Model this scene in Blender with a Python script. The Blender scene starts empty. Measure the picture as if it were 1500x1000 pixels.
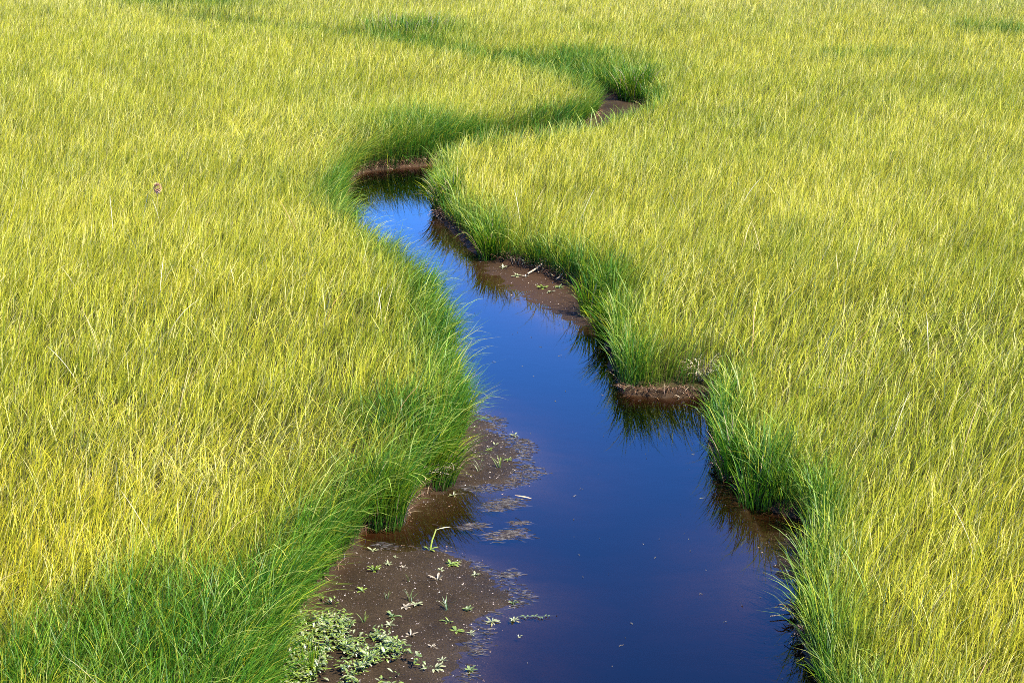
import bpy, math, random
import numpy as np

# ------------------------------------------------------------------ camera, sky, sun, exposure
scene = bpy.context.scene
col = scene.collection
rng = np.random.default_rng(7)
random.seed(7)

CAM_H = 5.1                                   # eye height above the water, on a footbridge over the stream
cam_d = bpy.data.cameras.new('camera')
cam_d.sensor_width = 36.0
cam_d.lens = 65.0
cam_d.clip_start = 0.1
cam_d.clip_end = 3000.0
cam = bpy.data.objects.new('camera', cam_d)
cam.location = (0.0, 0.0, CAM_H)
cam.rotation_euler = (math.radians(90.0 - 15.48), 0.0, 0.0)
col.objects.link(cam)
scene.camera = cam

SUN_ELEV = math.radians(52.0)
SUN_DIR = (0.76, -0.65)                       # horizontal direction towards the sun: from the right, a little behind
world = bpy.data.worlds.new('World')
scene.world = world
world.use_nodes = True
wn = world.node_tree.nodes
wl = world.node_tree.links
wn.clear()
sky = wn.new('ShaderNodeTexSky')
sky.sky_type = 'NISHITA'
sky.sun_disc = False
sky.sun_elevation = SUN_ELEV
sky.sun_rotation = math.atan2(SUN_DIR[0], SUN_DIR[1])
sky.altitude = 2000.0
sky.air_density = 1.0
sky.dust_density = 0.0
sky.ozone_density = 10.0
gam = wn.new('ShaderNodeGamma')               # deep, clear mountain blue
gam.inputs['Gamma'].default_value = 1.25
tin = wn.new('ShaderNodeMixRGB'); tin.blend_type = 'MULTIPLY'; tin.inputs[0].default_value = 1.0
tin.inputs[2].default_value = (0.42, 0.59, 0.73, 1)
bg = wn.new('ShaderNodeBackground')
bg.inputs['Strength'].default_value = 0.15
wo = wn.new('ShaderNodeOutputWorld')
wl.new(sky.outputs['Color'], gam.inputs['Color'])
wl.new(gam.outputs['Color'], tin.inputs[1])
wl.new(tin.outputs['Color'], bg.inputs['Color'])
wl.new(bg.outputs['Background'], wo.inputs['Surface'])

sun_d = bpy.data.lights.new('sun', 'SUN')
sun_d.energy = 4.6
sun_d.angle = math.radians(0.53)
sun_d.color = (1.0, 0.95, 0.86)
sun = bpy.data.objects.new('sun', sun_d)
from mathutils import Vector
_h = Vector((SUN_DIR[0], SUN_DIR[1], 0)).normalized() * math.cos(SUN_ELEV)
sun.rotation_euler = Vector((_h.x, _h.y, math.sin(SUN_ELEV))).to_track_quat('Z', 'Y').to_euler()
col.objects.link(sun)

scene.view_settings.view_transform = 'Standard'
scene.view_settings.look = 'None'
scene.view_settings.gamma = 1.0
scene.view_settings.exposure = 2.02
scene.cycles.max_bounces = 6
scene.cycles.diffuse_bounces = 3
scene.cycles.glossy_bounces = 3
scene.cycles.transmission_bounces = 3
scene.cycles.transparent_max_bounces = 8
scene.cycles.use_adaptive_sampling = True
scene.cycles.adaptive_threshold = 0.01
scene.cycles.use_denoising = False
scene.cycles.filter_width = 0.9

# ------------------------------------------------------------------ helpers
def tag(o, label=None, cat=None, group=None, kind=None):
    if label: o['label'] = label
    if cat: o['category'] = cat
    if group: o['group'] = group
    if kind: o['kind'] = kind
    return o

def vnoise(x, y, seed=0):
    """smooth value noise, -1..1"""
    xi = np.floor(x).astype(np.int64); yi = np.floor(y).astype(np.int64)
    xf = x - xi; yf = y - yi
    def h(a, b):
        n = (a * 374761393 + b * 668265263 + seed * 1442695041) & 0x7fffffff
        n = ((n ^ (n >> 13)) * 1274126177) & 0x7fffffff
        n = n ^ (n >> 16)
        return (n & 0xffff) / 32767.5 - 1.0
    u = xf * xf * (3 - 2 * xf); v = yf * yf * (3 - 2 * yf)
    a = h(xi, yi) * (1 - u) + h(xi + 1, yi) * u
    b = h(xi, yi + 1) * (1 - u) + h(xi + 1, yi + 1) * u
    return a * (1 - v) + b * v

def fbm(x, y, seed=0, octs=3):
    s = 0; a = 1.0; t = 0
    for k in range(octs):
        s = s + a * vnoise(x * 2**k + 17.3 * k, y * 2**k - 9.1 * k, seed + k); t += a; a *= 0.5
    return s / t

def sstep(a, b, x):
    t = np.clip((x - a) / (b - a), 0, 1)
    return t * t * (3 - 2 * t)

def catmull(pts, n=5):
    P = np.array(pts, float); N = len(P); out = []
    for i in range(N):
        p0, p1, p2, p3 = P[i - 1], P[i], P[(i + 1) % N], P[(i + 2) % N]
        for k in range(n):
            t = k / n
            out.append(0.5 * ((2 * p1) + (-p0 + p2) * t + (2 * p0 - 5 * p1 + 4 * p2 - p3) * t * t + (-p0 + 3 * p1 - 3 * p2 + p3) * t**3))
    return np.array(out)

def sdf(poly, x, y, want_dir=False):
    """signed distance to a closed outline: positive outside; optionally the unit vector to its nearest point"""
    d2 = np.full(x.shape, 1e9); inside = np.zeros(x.shape, bool)
    nx = np.zeros(x.shape); ny = np.zeros(x.shape)
    n = len(poly)
    for i in range(n):
        ax, ay = poly[i]; bx, by = poly[(i + 1) % n]
        ex, ey = bx - ax, by - ay
        l2 = ex * ex + ey * ey
        if l2 < 1e-9: continue
        wx = x - ax; wy = y - ay
        t = np.clip((wx * ex + wy * ey) / l2, 0, 1)
        dx = wx - ex * t; dy = wy - ey * t
        q = dx * dx + dy * dy
        m = q < d2
        d2 = np.where(m, q, d2)
        if want_dir:
            nx = np.where(m, -dx, nx); ny = np.where(m, -dy, ny)
        if ay != by:
            c = ((ay > y) != (by > y)) & (x < ex * (y - ay) / (by - ay) + ax)
            inside ^= c
    d = np.sqrt(d2)
    s = np.where(inside, -d, d)
    if want_dir:
        L = np.maximum(d, 1e-6)
        return s, nx / L, ny / L
    return s

# ------------------------------------------------------------------ the stream's course, in metres
BANK = [
 (2.3, 4.0), (2.25, 7.0), (1.890, 9.769), (1.892, 10.485), (1.889, 10.878), (1.914, 11.520), (2.078, 12.107), (2.202, 12.751), (2.207, 13.283),
 (2.064, 13.385), (1.895, 13.717), (1.790, 14.209), (1.713, 14.631), (1.720, 15.260), (1.807, 15.982), (1.849, 16.441), (1.656, 16.484), (1.463, 16.462),
 (1.243, 16.505), (1.067, 16.549), (1.006, 16.948), (0.983, 17.777), (0.970, 18.630), (0.973, 19.623), (0.778, 20.458), (0.443, 21.224), (0.082, 21.752),
 (-0.294, 22.156), (-0.519, 22.888), (-0.738, 23.880), (-0.975, 24.678), (-1.106, 25.627), (-1.125, 26.807), (-1.034, 27.634), (-0.735, 28.095), (-0.320, 28.571),
 (0.327, 29.188), (1.009, 30.096), (1.764, 31.636), (2.389, 33.013), (2.633, 34.166), (2.529, 35.038), (2.165, 36.143), (1.841, 36.917), (1.393, 37.724),
 (0.435, 39.332), (-0.756, 41.078), (-2.047, 42.849), (-3.430, 44.488), (-5.088, 46.253), (-7.056, 48.160), (-9.093, 49.693),
 (-9.000, 49.172), (-6.963, 47.508), (-5.040, 45.800), (-3.388, 43.928), (-2.017, 42.200), (-0.741, 40.245), (0.426, 38.458), (1.286, 36.623), (1.589, 35.490),
 (1.555, 33.829), (1.208, 32.541), (0.771, 31.932), (0.116, 31.201), (-0.563, 30.230), (-1.136, 29.000), (-1.707, 28.571), (-2.262, 28.154), (-2.422, 27.187),
 (-2.398, 25.875), (-2.242, 23.794), (-1.650, 22.008), (-1.134, 20.267), (-0.763, 18.630), (-0.632, 17.294), (-0.504, 16.084), (-0.416, 15.298), (-0.451, 14.841),
 (-0.584, 14.209), (-0.782, 13.640), (-0.824, 13.240), (-0.979, 13.068), (-1.105, 13.026), (-1.160, 12.644), (-1.358, 11.842), (-1.444, 11.191), (-1.482, 10.485),
 (-1.472, 9.769), (-1.9, 7.0), (-2.1, 4.0)]
BANKC = catmull(BANK, 4)

MUD = [  # outline, crest height, slope of its shore
 ([(-1.361, 12.751), (-0.959, 12.765), (-0.755, 12.738), (-0.528, 12.711), (-0.247, 12.461), (-0.058, 12.107), (0.085, 11.831), (0.023, 11.633), (-0.160, 11.464), (-0.213, 11.085), (-0.259, 10.728), (-0.273, 10.391), (-0.314, 9.604), (-1.607, 9.604), (-1.703, 11.520)], 0.055, 0.075),
 ([(-0.915, 13.283), (-0.803, 13.430), (-0.640, 13.579), (-0.383, 13.983), (-0.082, 13.983), (0.100, 14.242), (0.132, 14.718), (-0.030, 15.298), (-0.233, 15.840), (-0.567, 16.292), (-0.854, 14.579)], 0.05, 0.06),
 ([(-0.472, 22.730), (-0.359, 21.538), (-0.039, 20.522), (0.374, 19.593), (0.710, 18.960), (1.076, 18.739), (1.150, 20.141), (0.808, 21.293), (0.085, 22.382)], 0.055, 0.06),
 ([(2.323, 13.097), (2.041, 12.998), (1.906, 12.684), (1.824, 12.294), (1.818, 12.034), (1.986, 12.034), (2.165, 12.107)], 0.03, 0.05),
 ([(1.403, 36.143), (2.046, 36.917), (2.593, 35.954), (2.709, 33.997), (2.165, 32.387), (1.437, 32.234), (1.231, 33.173)], 0.06, 0.10),
 ([(1.724, 15.298), (1.711, 13.999), (1.807, 13.097), (1.722, 12.107), (1.857, 11.633), (1.828, 10.878), (2.099, 10.878), (2.358, 13.312), (1.919, 13.999)], -0.028, 0.16),
 ([(-1.040, 24.229), (-0.723, 22.497), (-0.280, 21.053), (0.295, 19.300), (0.715, 18.685), (1.065, 18.550), (1.126, 19.682), (0.398, 20.951), (-0.427, 22.574), (-0.867, 24.229)], -0.016, 0.10),
 ([(-1.203, 25.627), (-1.099, 24.770), (-0.800, 23.582), (-0.510, 22.497), (-0.383, 22.497), (-0.839, 24.770)], 0.01, 0.10),
]
MUDC = [(catmull(p, 4), h, s) for p, h, s in MUD]
MUD_BOX = [(p[:, 0].min() - 3, p[:, 0].max() + 3, p[:, 1].min() - 3, p[:, 1].max() + 3) for p, h, s in MUDC]

def streak(x, y):
    w = 0.16 * vnoise(x * 2.2, y * 2.2, 90)
    return 0.6 * vnoise(x * 5.0, (y + x * 0.3 + w) * 17.0, 91) + 0.4 * vnoise(x * 10, (y + x * 0.3 + w) * 38.0, 92)

def height(x, y):
    """ground height and how far the point lies on the land side of the bank"""
    s = sdf(BANKC, x, y)
    e = s + 0.07 * fbm(x * 4, y * 4, 11) + 0.03 * vnoise(x * 17, y * 17, 12)
    land = 0.21 + 0.05 * fbm(x * 0.25, y * 0.25, 3) * np.clip(1.0, 0, 1) + 0.02 * fbm(x * 5, y * 5, 5)
    far = sstep(60, 300, np.hypot(x, y))
    land = land + far * 1.5 * fbm(x * 0.01, y * 0.01, 8)
    # a low turf ledge on the right bank
    lx, ly = LEDGE
    led = np.exp(-(((x - lx) / 0.50)**4 + ((y - ly) / 0.22)**4))
    land = land * (1 - led) + (0.085 + 0.05 * fbm(x * 7, y * 7, 15)) * led
    land = land * (0.42 + 0.58 * sstep(0.05, 0.45, s))
    wall = sstep(-0.03, 0.07, e)
    bed = -0.04 - 0.42 * sstep(0.0, 0.55, -s) + 0.015 * fbm(x * 3, y * 3, 21)
    for (p, h, sl), (x0, x1, y0, y1) in zip(MUDC, MUD_BOX):
        m = (x > x0) & (x < x1) & (y > y0) & (y < y1)
        if not m.any(): continue
        xm, ym = x[m], y[m]
        dm = -sdf(p, xm, ym)
        dm = dm - 0.07
        zm = np.clip(dm * sl, -0.6, h) + 0.010 * fbm(xm * 6, ym * 6, 31) + 0.009 * streak(xm, ym) * np.exp(-(dm / 0.25)**2) + 0.004 * fbm(xm * 30, ym * 30, 33)
        zm = np.where(dm < 0, np.maximum(dm * sl * 1.5, -0.6) + 0.007 * streak(xm, ym), zm)
        bed[m] = np.maximum(bed[m], zm)
    z = bed * (1 - wall) + np.maximum(land, bed) * wall + wall * (1 - wall) * 0.10 * fbm(x * 14, y * 14, 41)
    return z, s
LEDGE = (1.477, 16.636 + 0.10)

# ------------------------------------------------------------------ materials
def new_mat(name):
    m = bpy.data.materials.new(name); m.use_nodes = True
    m.node_tree.nodes.clear()
    return m, m.node_tree.nodes, m.node_tree.links

def blade_material(name, transl=0.42, gloss=0.05, rough=0.45):
    """leaf blades: colour comes from the pigment attribute, light passes through"""
    m, N, L = new_mat(name)
    a = N.new('ShaderNodeAttribute'); a.attribute_name = 'pigment'
    d = N.new('ShaderNodeBsdfDiffuse'); t = N.new('ShaderNodeBsdfTranslucent'); g = N.new('ShaderNodeBsdfGlossy')
    g.inputs['Roughness'].default_value = rough
    g.inputs['Color'].default_value = (1, 1, 1, 1)
    m1 = N.new('ShaderNodeMixShader'); m1.inputs[0].default_value = transl
    m2 = N.new('ShaderNodeMixShader'); m2.inputs[0].default_value = gloss
    o = N.new('ShaderNodeOutputMaterial')
    L.new(a.outputs['Color'], d.inputs['Color']); L.new(a.outputs['Color'], t.inputs['Color'])
    L.new(d.outputs[0], m1.inputs[1]); L.new(t.outputs[0], m1.inputs[2])
    L.new(m1.outputs[0], m2.inputs[1]); L.new(g.outputs[0], m2.inputs[2])
    L.new(m2.outputs[0], o.inputs['Surface'])
    return m

MAT_GRASS = blade_material('grass_blade', 0.42, 0.015, 0.5)
MAT_LEAF = blade_material('seedling_leaf', 0.25, 0.08, 0.4)
MAT_DEAD = blade_material('dead_straw', 0.15, 0.03, 0.6)

def ground_material():
    m, N, L = new_mat('mud_and_turf')
    geo = N.new('ShaderNodeNewGeometry')
    sep = N.new('ShaderNodeSeparateXYZ'); L.new(geo.outputs['Position'], sep.inputs[0])
    n1 = N.new('ShaderNodeTexNoise'); n1.inputs['Scale'].default_value = 3.0; n1.inputs['Detail'].default_value = 6
    n2 = N.new('ShaderNodeTexNoise'); n2.inputs['Scale'].default_value = 95.0; n2.inputs['Detail'].default_value = 4; n2.inputs['Roughness'].default_value = 0.7
    for n in (n1, n2): L.new(geo.outputs['Position'], n.inputs['Vector'])
    r1 = N.new('ShaderNodeValToRGB')
    r1.color_ramp.elements[0].position = 0.32; r1.color_ramp.elements[0].color = (0.0178, 0.0115, 0.0052, 1)
    r1.color_ramp.elements[1].position = 0.70; r1.color_ramp.elements[1].color = (0.031, 0.0208, 0.0105, 1)
    L.new(n1.outputs['Fac'], r1.inputs[0])
    r2 = N.new('ShaderNodeValToRGB')
    r2.color_ramp.elements[0].position = 0.35; r2.color_ramp.elements[0].color = (0.45, 0.45, 0.45, 1)
    r2.color_ramp.elements[1].position = 0.72; r2.color_ramp.elements[1].color = (1.75, 1.70, 1.65, 1)
    L.new(n2.outputs['Fac'], r2.inputs[0])
    mul = N.new('ShaderNodeMixRGB'); mul.blend_type = 'MULTIPLY'; mul.inputs[0].default_value = 1.0
    L.new(r1.outputs[0], mul.inputs[1]); L.new(r2.outputs[0], mul.inputs[2])
    # red iron-stained mud by attribute, turf litter by attribute, meadow beyond the built grass
    at = N.new('ShaderNodeAttribute'); at.attribute_name = 'cover'
    sc = N.new('ShaderNodeSeparateColor'); L.new(at.outputs['Color'], sc.inputs[0])
    mr = N.new('ShaderNodeMixRGB'); mr.inputs[2].default_value = (0.042, 0.022, 0.011, 1)
    L.new(sc.outputs[0], mr.inputs[0]); L.new(mul.outputs[0], mr.inputs[1])
    mt = N.new('ShaderNodeMixRGB'); mt.inputs[2].default_value = (0.030, 0.026, 0.008, 1)
    L.new(sc.outputs[1], mt.inputs[0]); L.new(mr.outputs[0], mt.inputs[1])
    mf = N.new('ShaderNodeMixRGB'); mf.inputs[2].default_value = (0.18, 0.18, 0.03, 1)
    L.new(sc.outputs[2], mf.inputs[0]); L.new(mt.outputs[0], mf.inputs[1])
    # wet towards the waterline
    mp = N.new('ShaderNodeMapRange'); mp.inputs[1].default_value = 0.0; mp.inputs[2].default_value = 0.06
    mp.inputs[3].default_value = 0.5; mp.inputs[4].default_value = 0.9
    L.new(sep.outputs['Z'], mp.inputs[0])
    b = N.new('ShaderNodeBump'); b.inputs['Strength'].default_value = 0.8; b.inputs['Distance'].default_value = 0.012
    L.new(n2.outputs['Fac'], b.inputs['Height'])
    p = N.new('ShaderNodeBsdfPrincipled')
    L.new(mf.outputs[0], p.inputs['Base Color']); L.new(mp.outputs[0], p.inputs['Roughness']); L.new(b.outputs[0], p.inputs['Normal'])
    p.inputs['Specular IOR Level'].default_value = 0.06
    o = N.new('ShaderNodeOutputMaterial'); L.new(p.outputs[0], o.inputs['Surface'])
    return m

def water_material():
    m, N, L = new_mat('stream_water')
    geo = N.new('ShaderNodeNewGeometry')
    mp = N.new('ShaderNodeMapping'); mp.inputs['Scale'].default_value = (1.0, 1.0, 1.0)
    L.new(geo.outputs['Position'], mp.inputs['Vector'])
    n1 = N.new('ShaderNodeTexNoise'); n1.inputs['Scale'].default_value = 3.0; n1.inputs['Detail'].default_value = 3
    n2 = N.new('ShaderNodeTexNoise'); n2.inputs['Scale'].default_value = 22.0; n2.inputs['Detail'].default_value = 2
    L.new(mp.outputs[0], n1.inputs['Vector']); L.new(mp.outputs[0], n2.inputs['Vector'])
    ad = N.new('ShaderNodeMath'); ad.operation = 'MULTIPLY_ADD'; ad.inputs[1].default_value = 0.08
    L.new(n2.outputs['Fac'], ad.inputs[0]); L.new(n1.outputs['Fac'], ad.inputs[2])
    b = N.new('ShaderNodeBump'); b.inputs['Strength'].default_value = 0.03; b.inputs['Distance'].default_value = 0.02
    L.new(ad.outputs[0], b.inputs['Height'])
    fr = N.new('ShaderNodeFresnel'); fr.inputs['IOR'].default_value = 1.33; L.new(b.outputs[0], fr.inputs['Normal'])
    g = N.new('ShaderNodeBsdfGlossy'); g.inputs['Roughness'].default_value = 0.03; L.new(b.outputs[0], g.inputs['Normal'])
    g.inputs['Color'].default_value = (1, 1, 1, 1)
    t = N.new('ShaderNodeBsdfTransparent'); t.inputs['Color'].default_value = (0.92, 0.88, 0.82, 1)
    mx = N.new('ShaderNodeMixShader')
    L.new(fr.outputs[0], mx.inputs[0]); L.new(t.outputs[0], mx.inputs[1]); L.new(g.outputs[0], mx.inputs[2])
    va = N.new('ShaderNodeVolumeAbsorption'); va.inputs['Color'].default_value = (0.52, 0.30, 0.12, 1); va.inputs['Density'].default_value = 15.0
    o = N.new('ShaderNodeOutputMaterial')
    L.new(mx.outputs[0], o.inputs['Surface']); L.new(va.outputs[0], o.inputs['Volume'])
    return m

MAT_GROUND = ground_material()
MAT_WATER = water_material()

# ------------------------------------------------------------------ mesh makers
def mesh_from(name, V, tris, quads, mat, colors=None, smooth=False, attr='pigment'):
    me = bpy.data.meshes.new(name)
    nt = len(tris); nq = len(quads)
    me.vertices.add(len(V)); me.vertices.foreach_set('co', np.ascontiguousarray(V, np.float32).ravel())
    me.loops.add(nt * 3 + nq * 4)
    idx = np.concatenate([np.asarray(quads, np.int32).ravel(), np.asarray(tris, np.int32).ravel()]) if nq and nt else np.asarray(quads if nq else tris, np.int32).ravel()
    me.loops.foreach_set('vertex_index', idx)
    me.polygons.add(nt + nq)
    st = np.concatenate([np.arange(nq, dtype=np.int32) * 4, nq * 4 + np.arange(nt, dtype=np.int32) * 3])
    me.polygons.foreach_set('loop_start', st)
    me.polygons.foreach_set('use_smooth', np.full(nt + nq, bool(smooth)))
    me.update(calc_edges=True)
    if colors is not None:
        ca = me.color_attributes.new(attr, 'FLOAT_COLOR', 'POINT')
        c4 = np.ones((len(V), 4), np.float32); c4[:, :3] = colors
        ca.data.foreach_set('color', c4.ravel())
    me.materials.append(mat)
    return me

def obj(name, me, parent=None, loc=None):
    o = bpy.data.objects.new(name, me); col.objects.link(o)
    if parent: o.parent = parent
    if loc is not None: o.location = loc
    return o

def blades(base, L, W, dx, dy, th0, curl, twist, cb, ct, nseg=4, droop_gain=1.6, cmid=None):
    """tapering curved blades. base N,3; dx,dy unit lean direction; th0 lean at the root, curl extra bend to the tip"""
    N = len(base)
    t = np.linspace(0, 1, nseg + 1)
    V = np.zeros((N, 2 * nseg + 1, 3), np.float32); C = np.zeros((N, 2 * nseg + 1, 3), np.float32)
    ca, sa = np.cos(twist), np.sin(twist)
    sx = -dy * ca + dx * sa; sy = dx * ca + dy * sa
    px = base[:, 0].copy(); py = base[:, 1].copy(); pz = base[:, 2].copy()
    for k in range(nseg + 1):
        if k > 0:
            tm = (t[k] + t[k - 1]) / 2
            th = th0 + curl * tm**droop_gain
            l = L / nseg
            px = px + np.sin(th) * dx * l; py = py + np.sin(th) * dy * l; pz = pz + np.cos(th) * l
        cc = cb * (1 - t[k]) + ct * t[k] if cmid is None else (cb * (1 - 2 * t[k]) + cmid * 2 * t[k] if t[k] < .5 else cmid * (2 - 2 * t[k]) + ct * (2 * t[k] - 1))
        w = W * 0.5 * (0.75 + 0.5 * t[k] if t[k] < 0.5 else (1.0 - ((t[k] - 0.5) * 2)**2 * 0.75))
        if k < nseg:
            V[:, 2 * k, 0] = px - sx * w; V[:, 2 * k, 1] = py - sy * w; V[:, 2 * k, 2] = pz
            V[:, 2 * k + 1, 0] = px + sx * w; V[:, 2 * k + 1, 1] = py + sy * w; V[:, 2 * k + 1, 2] = pz
            C[:, 2 * k] = cc; C[:, 2 * k + 1] = cc
        else:
            V[:, 2 * k, 0] = px; V[:, 2 * k, 1] = py; V[:, 2 * k, 2] = pz; C[:, 2 * k] = cc
    nv = 2 * nseg + 1
    off = (np.arange(N, dtype=np.int64) * nv)[:, None]
    q = np.array([[2 * k, 2 * k + 1, 2 * k + 3, 2 * k + 2] for k in range(nseg - 1)])
    quads = (off[:, :, None] + q[None]).reshape(-1, 4) if nseg > 1 else np.zeros((0, 4), int)
    tris = off + np.array([[2 * nseg - 2, 2 * nseg - 1, 2 * nseg]])
    return V.reshape(-1, 3), tris.reshape(-1, 3), quads, C.reshape(-1, 3)

def join(parts):
    Vs, Ts, Qs, Cs = [], [], [], []; o = 0
    for V, T, Q, C in parts:
        Vs.append(V); Ts.append(np.asarray(T) + o if len(T) else np.zeros((0, 3), int)); Qs.append(np.asarray(Q) + o if len(Q) else np.zeros((0, 4), int)); Cs.append(C); o += len(V)
    return np.concatenate(Vs), np.concatenate(Ts), np.concatenate(Qs), np.concatenate(Cs)

# ------------------------------------------------------------------ ground sheet
def axis(lo, hi, f0, f1, fine, far):
    a = list(np.arange(f0, f1, fine)); st = fine
    x = a[-1]
    while x < hi: st = min(st * 1.25, far); x += st; a.append(x)
    x = a[0]; st = fine; b = []
    while x > lo: st = min(st * 1.25, far); x -= st; b.append(x)
    return np.array(b[::-1] + a)

gx = axis(-900, 900, -2.6, 3.6, 0.036, 60)
ys = [7.0]
while ys[-1] < 34: ys.append(ys[-1] + 0.036 * (1 + max(0, ys[-1] - 12.5) * 0.09))
while ys[-1] < 62: ys.append(ys[-1] + 0.20)
st = 0.2
while ys[-1] < 1500: st *= 1.25; ys.append(ys[-1] + min(st, 80))
pre = [7.0 - 0.08 * k for k in range(1, 40)]; st = 0.2
while pre[-1] > -200: st *= 1.4; pre.append(pre[-1] - st)
gy = np.array(pre[::-1] + ys)
GX, GY = np.meshgrid(gx, gy)
fx, fy = GX.ravel(), GY.ravel()
gz, gs = height(fx, fy)
nx_, ny_ = len(gx), len(gy)
ii = (np.arange(ny_ - 1)[:, None] * nx_ + np.arange(nx_ - 1)[None]).ravel()
quads = np.stack([ii, ii + 1, ii + nx_ + 1, ii + nx_], 1)
red = np.exp(-(((fx - 0.321) / 1.0)**2 + ((fy - 20.951) / 1.6)**2)) * 0.75 + 0.8 * np.exp(-((gs - 0.0) / 0.10)**2) * (0.5 + 0.5 * vnoise(fx * 3, fy * 3, 77))
turf = sstep(0.06, 0.22, gs)
farm = np.maximum(sstep(55, 64, fy), np.maximum(sstep(0.0, 1.5, np.abs(fx) - (0.285 * np.maximum(fy, 9) + 2.6)), sstep(6.5, 5.0, fy) * turf))
me = mesh_from('meadow_ground', np.stack([fx, fy, gz], 1), np.zeros((0, 3), int), quads, MAT_GROUND, np.stack([np.clip(red, 0, 1), turf, farm * turf], 1), smooth=True, attr='cover')
tag(obj('meadow_ground', me), kind='structure')

# ------------------------------------------------------------------ water body
wx0, wx1, wy0, wy1 = -9.0, 4.6, 3.0, 50.0
V = np.array([(a, b, c) for c in (-1.2, 0.0) for b in (wy0, wy1) for a in (wx0, wx1)], float)
Q = np.array([(0, 2, 3, 1), (4, 5, 7, 6), (0, 1, 5, 4), (1, 3, 7, 5), (3, 2, 6, 7), (2, 0, 4, 6)])
tag(obj('stream_water', mesh_from('stream_water', V, np.zeros((0, 3), int), Q, MAT_WATER)), kind='structure')

# ------------------------------------------------------------------ pigments
GREEN = np.array((0.026, 0.130, 0.003)); LIME = np.array((0.33, 0.345, 0.010))
YELL = np.array((0.83, 0.64, 0.055)); STRAW = np.array((0.72, 0.60, 0.20)); RUST = np.array((0.42, 0.24, 0.04)); GOLD = np.array((0.66, 0.455, 0.010))

# grown-greener spots and flattened spots, in metres: x, y, radius, amount
GREEN_SPOTS = [((-2.058, 10.391), 0.8, 0.9), ((-2.507, 9.769), 0.9, 0.9), ((-1.614, 11.191), 0.6, 0.85), ((-1.347, 12.107), 0.4, 0.7), ((-1.559, 10.116), 0.7, 0.9), ((-1.999, 9.604), 0.9, 0.9), ((-0.872, 14.930), 0.75, 0.9), ((-0.807, 16.724), 0.65, 0.8), ((-1.108, 18.685), 0.6, 0.5), ((-1.401, 13.168), 0.6, 0.45), ((-1.839, 11.191), 0.8, 0.5), ((-2.929, 25.144), 1.0, 0.55), ((-1.802, 30.230), 1.5, 0.9), ((-2.544, 46.253), 1.6, 1.0), ((-1.452, 43.928), 1.2, 0.6), ((-9.728, 53.263), 1.8, 1.3),
  ((2.171, 36.720), 1.6, 0.9), ((1.745, 39.444), 1.4, 0.9), ((0.747, 40.598), 1.1, 0.6), ((0.601, 32.387), 1.2, 0.4), ((10.925, 46.561), 1.4, 0.45), ((11.982, 45.354), 1.0, 0.9), ((7.304, 40.480), 0.9, 0.7), ((8.232, 39.898), 0.8, 0.5), ((2.184, 45.800), 1.2, 0.5), ((11.564, 53.668), 4.0, 0.3),
  ((3.113, 27.748), 2.2, 0.22), ((3.448, 21.121), 1.6, 0.2), ((-6.993, 51.701), 1.6, 0.25), ((-0.418, 37.724), 2.0, 0.15)]
LODGED = [((-2.381, 13.459), 0.6, 0.8), ((-3.300, 14.579), 0.7, 0.3), ((-1.727, 14.242), 0.5, 0.6), ((1.911, 19.243), 0.8, 0.4), ((4.051, 16.948), 0.9, 0.5), ((-1.532, 37.724), 1.2, 0.3), ((-4.300, 29.570), 1.5, 0.4), ((-2.858, 28.331), 1.0, 0.5)]

def spots(lst, x, y):
    a = np.zeros(x.shape)
    for (cx, cy), r, k in lst: a = a + k * np.exp(-((x - cx)**2 + ((y - cy))**2) / r**2)
    return a

def lerp(a, b, t): return a * (1 - t[:, None]) + b * t[:, None]

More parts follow.
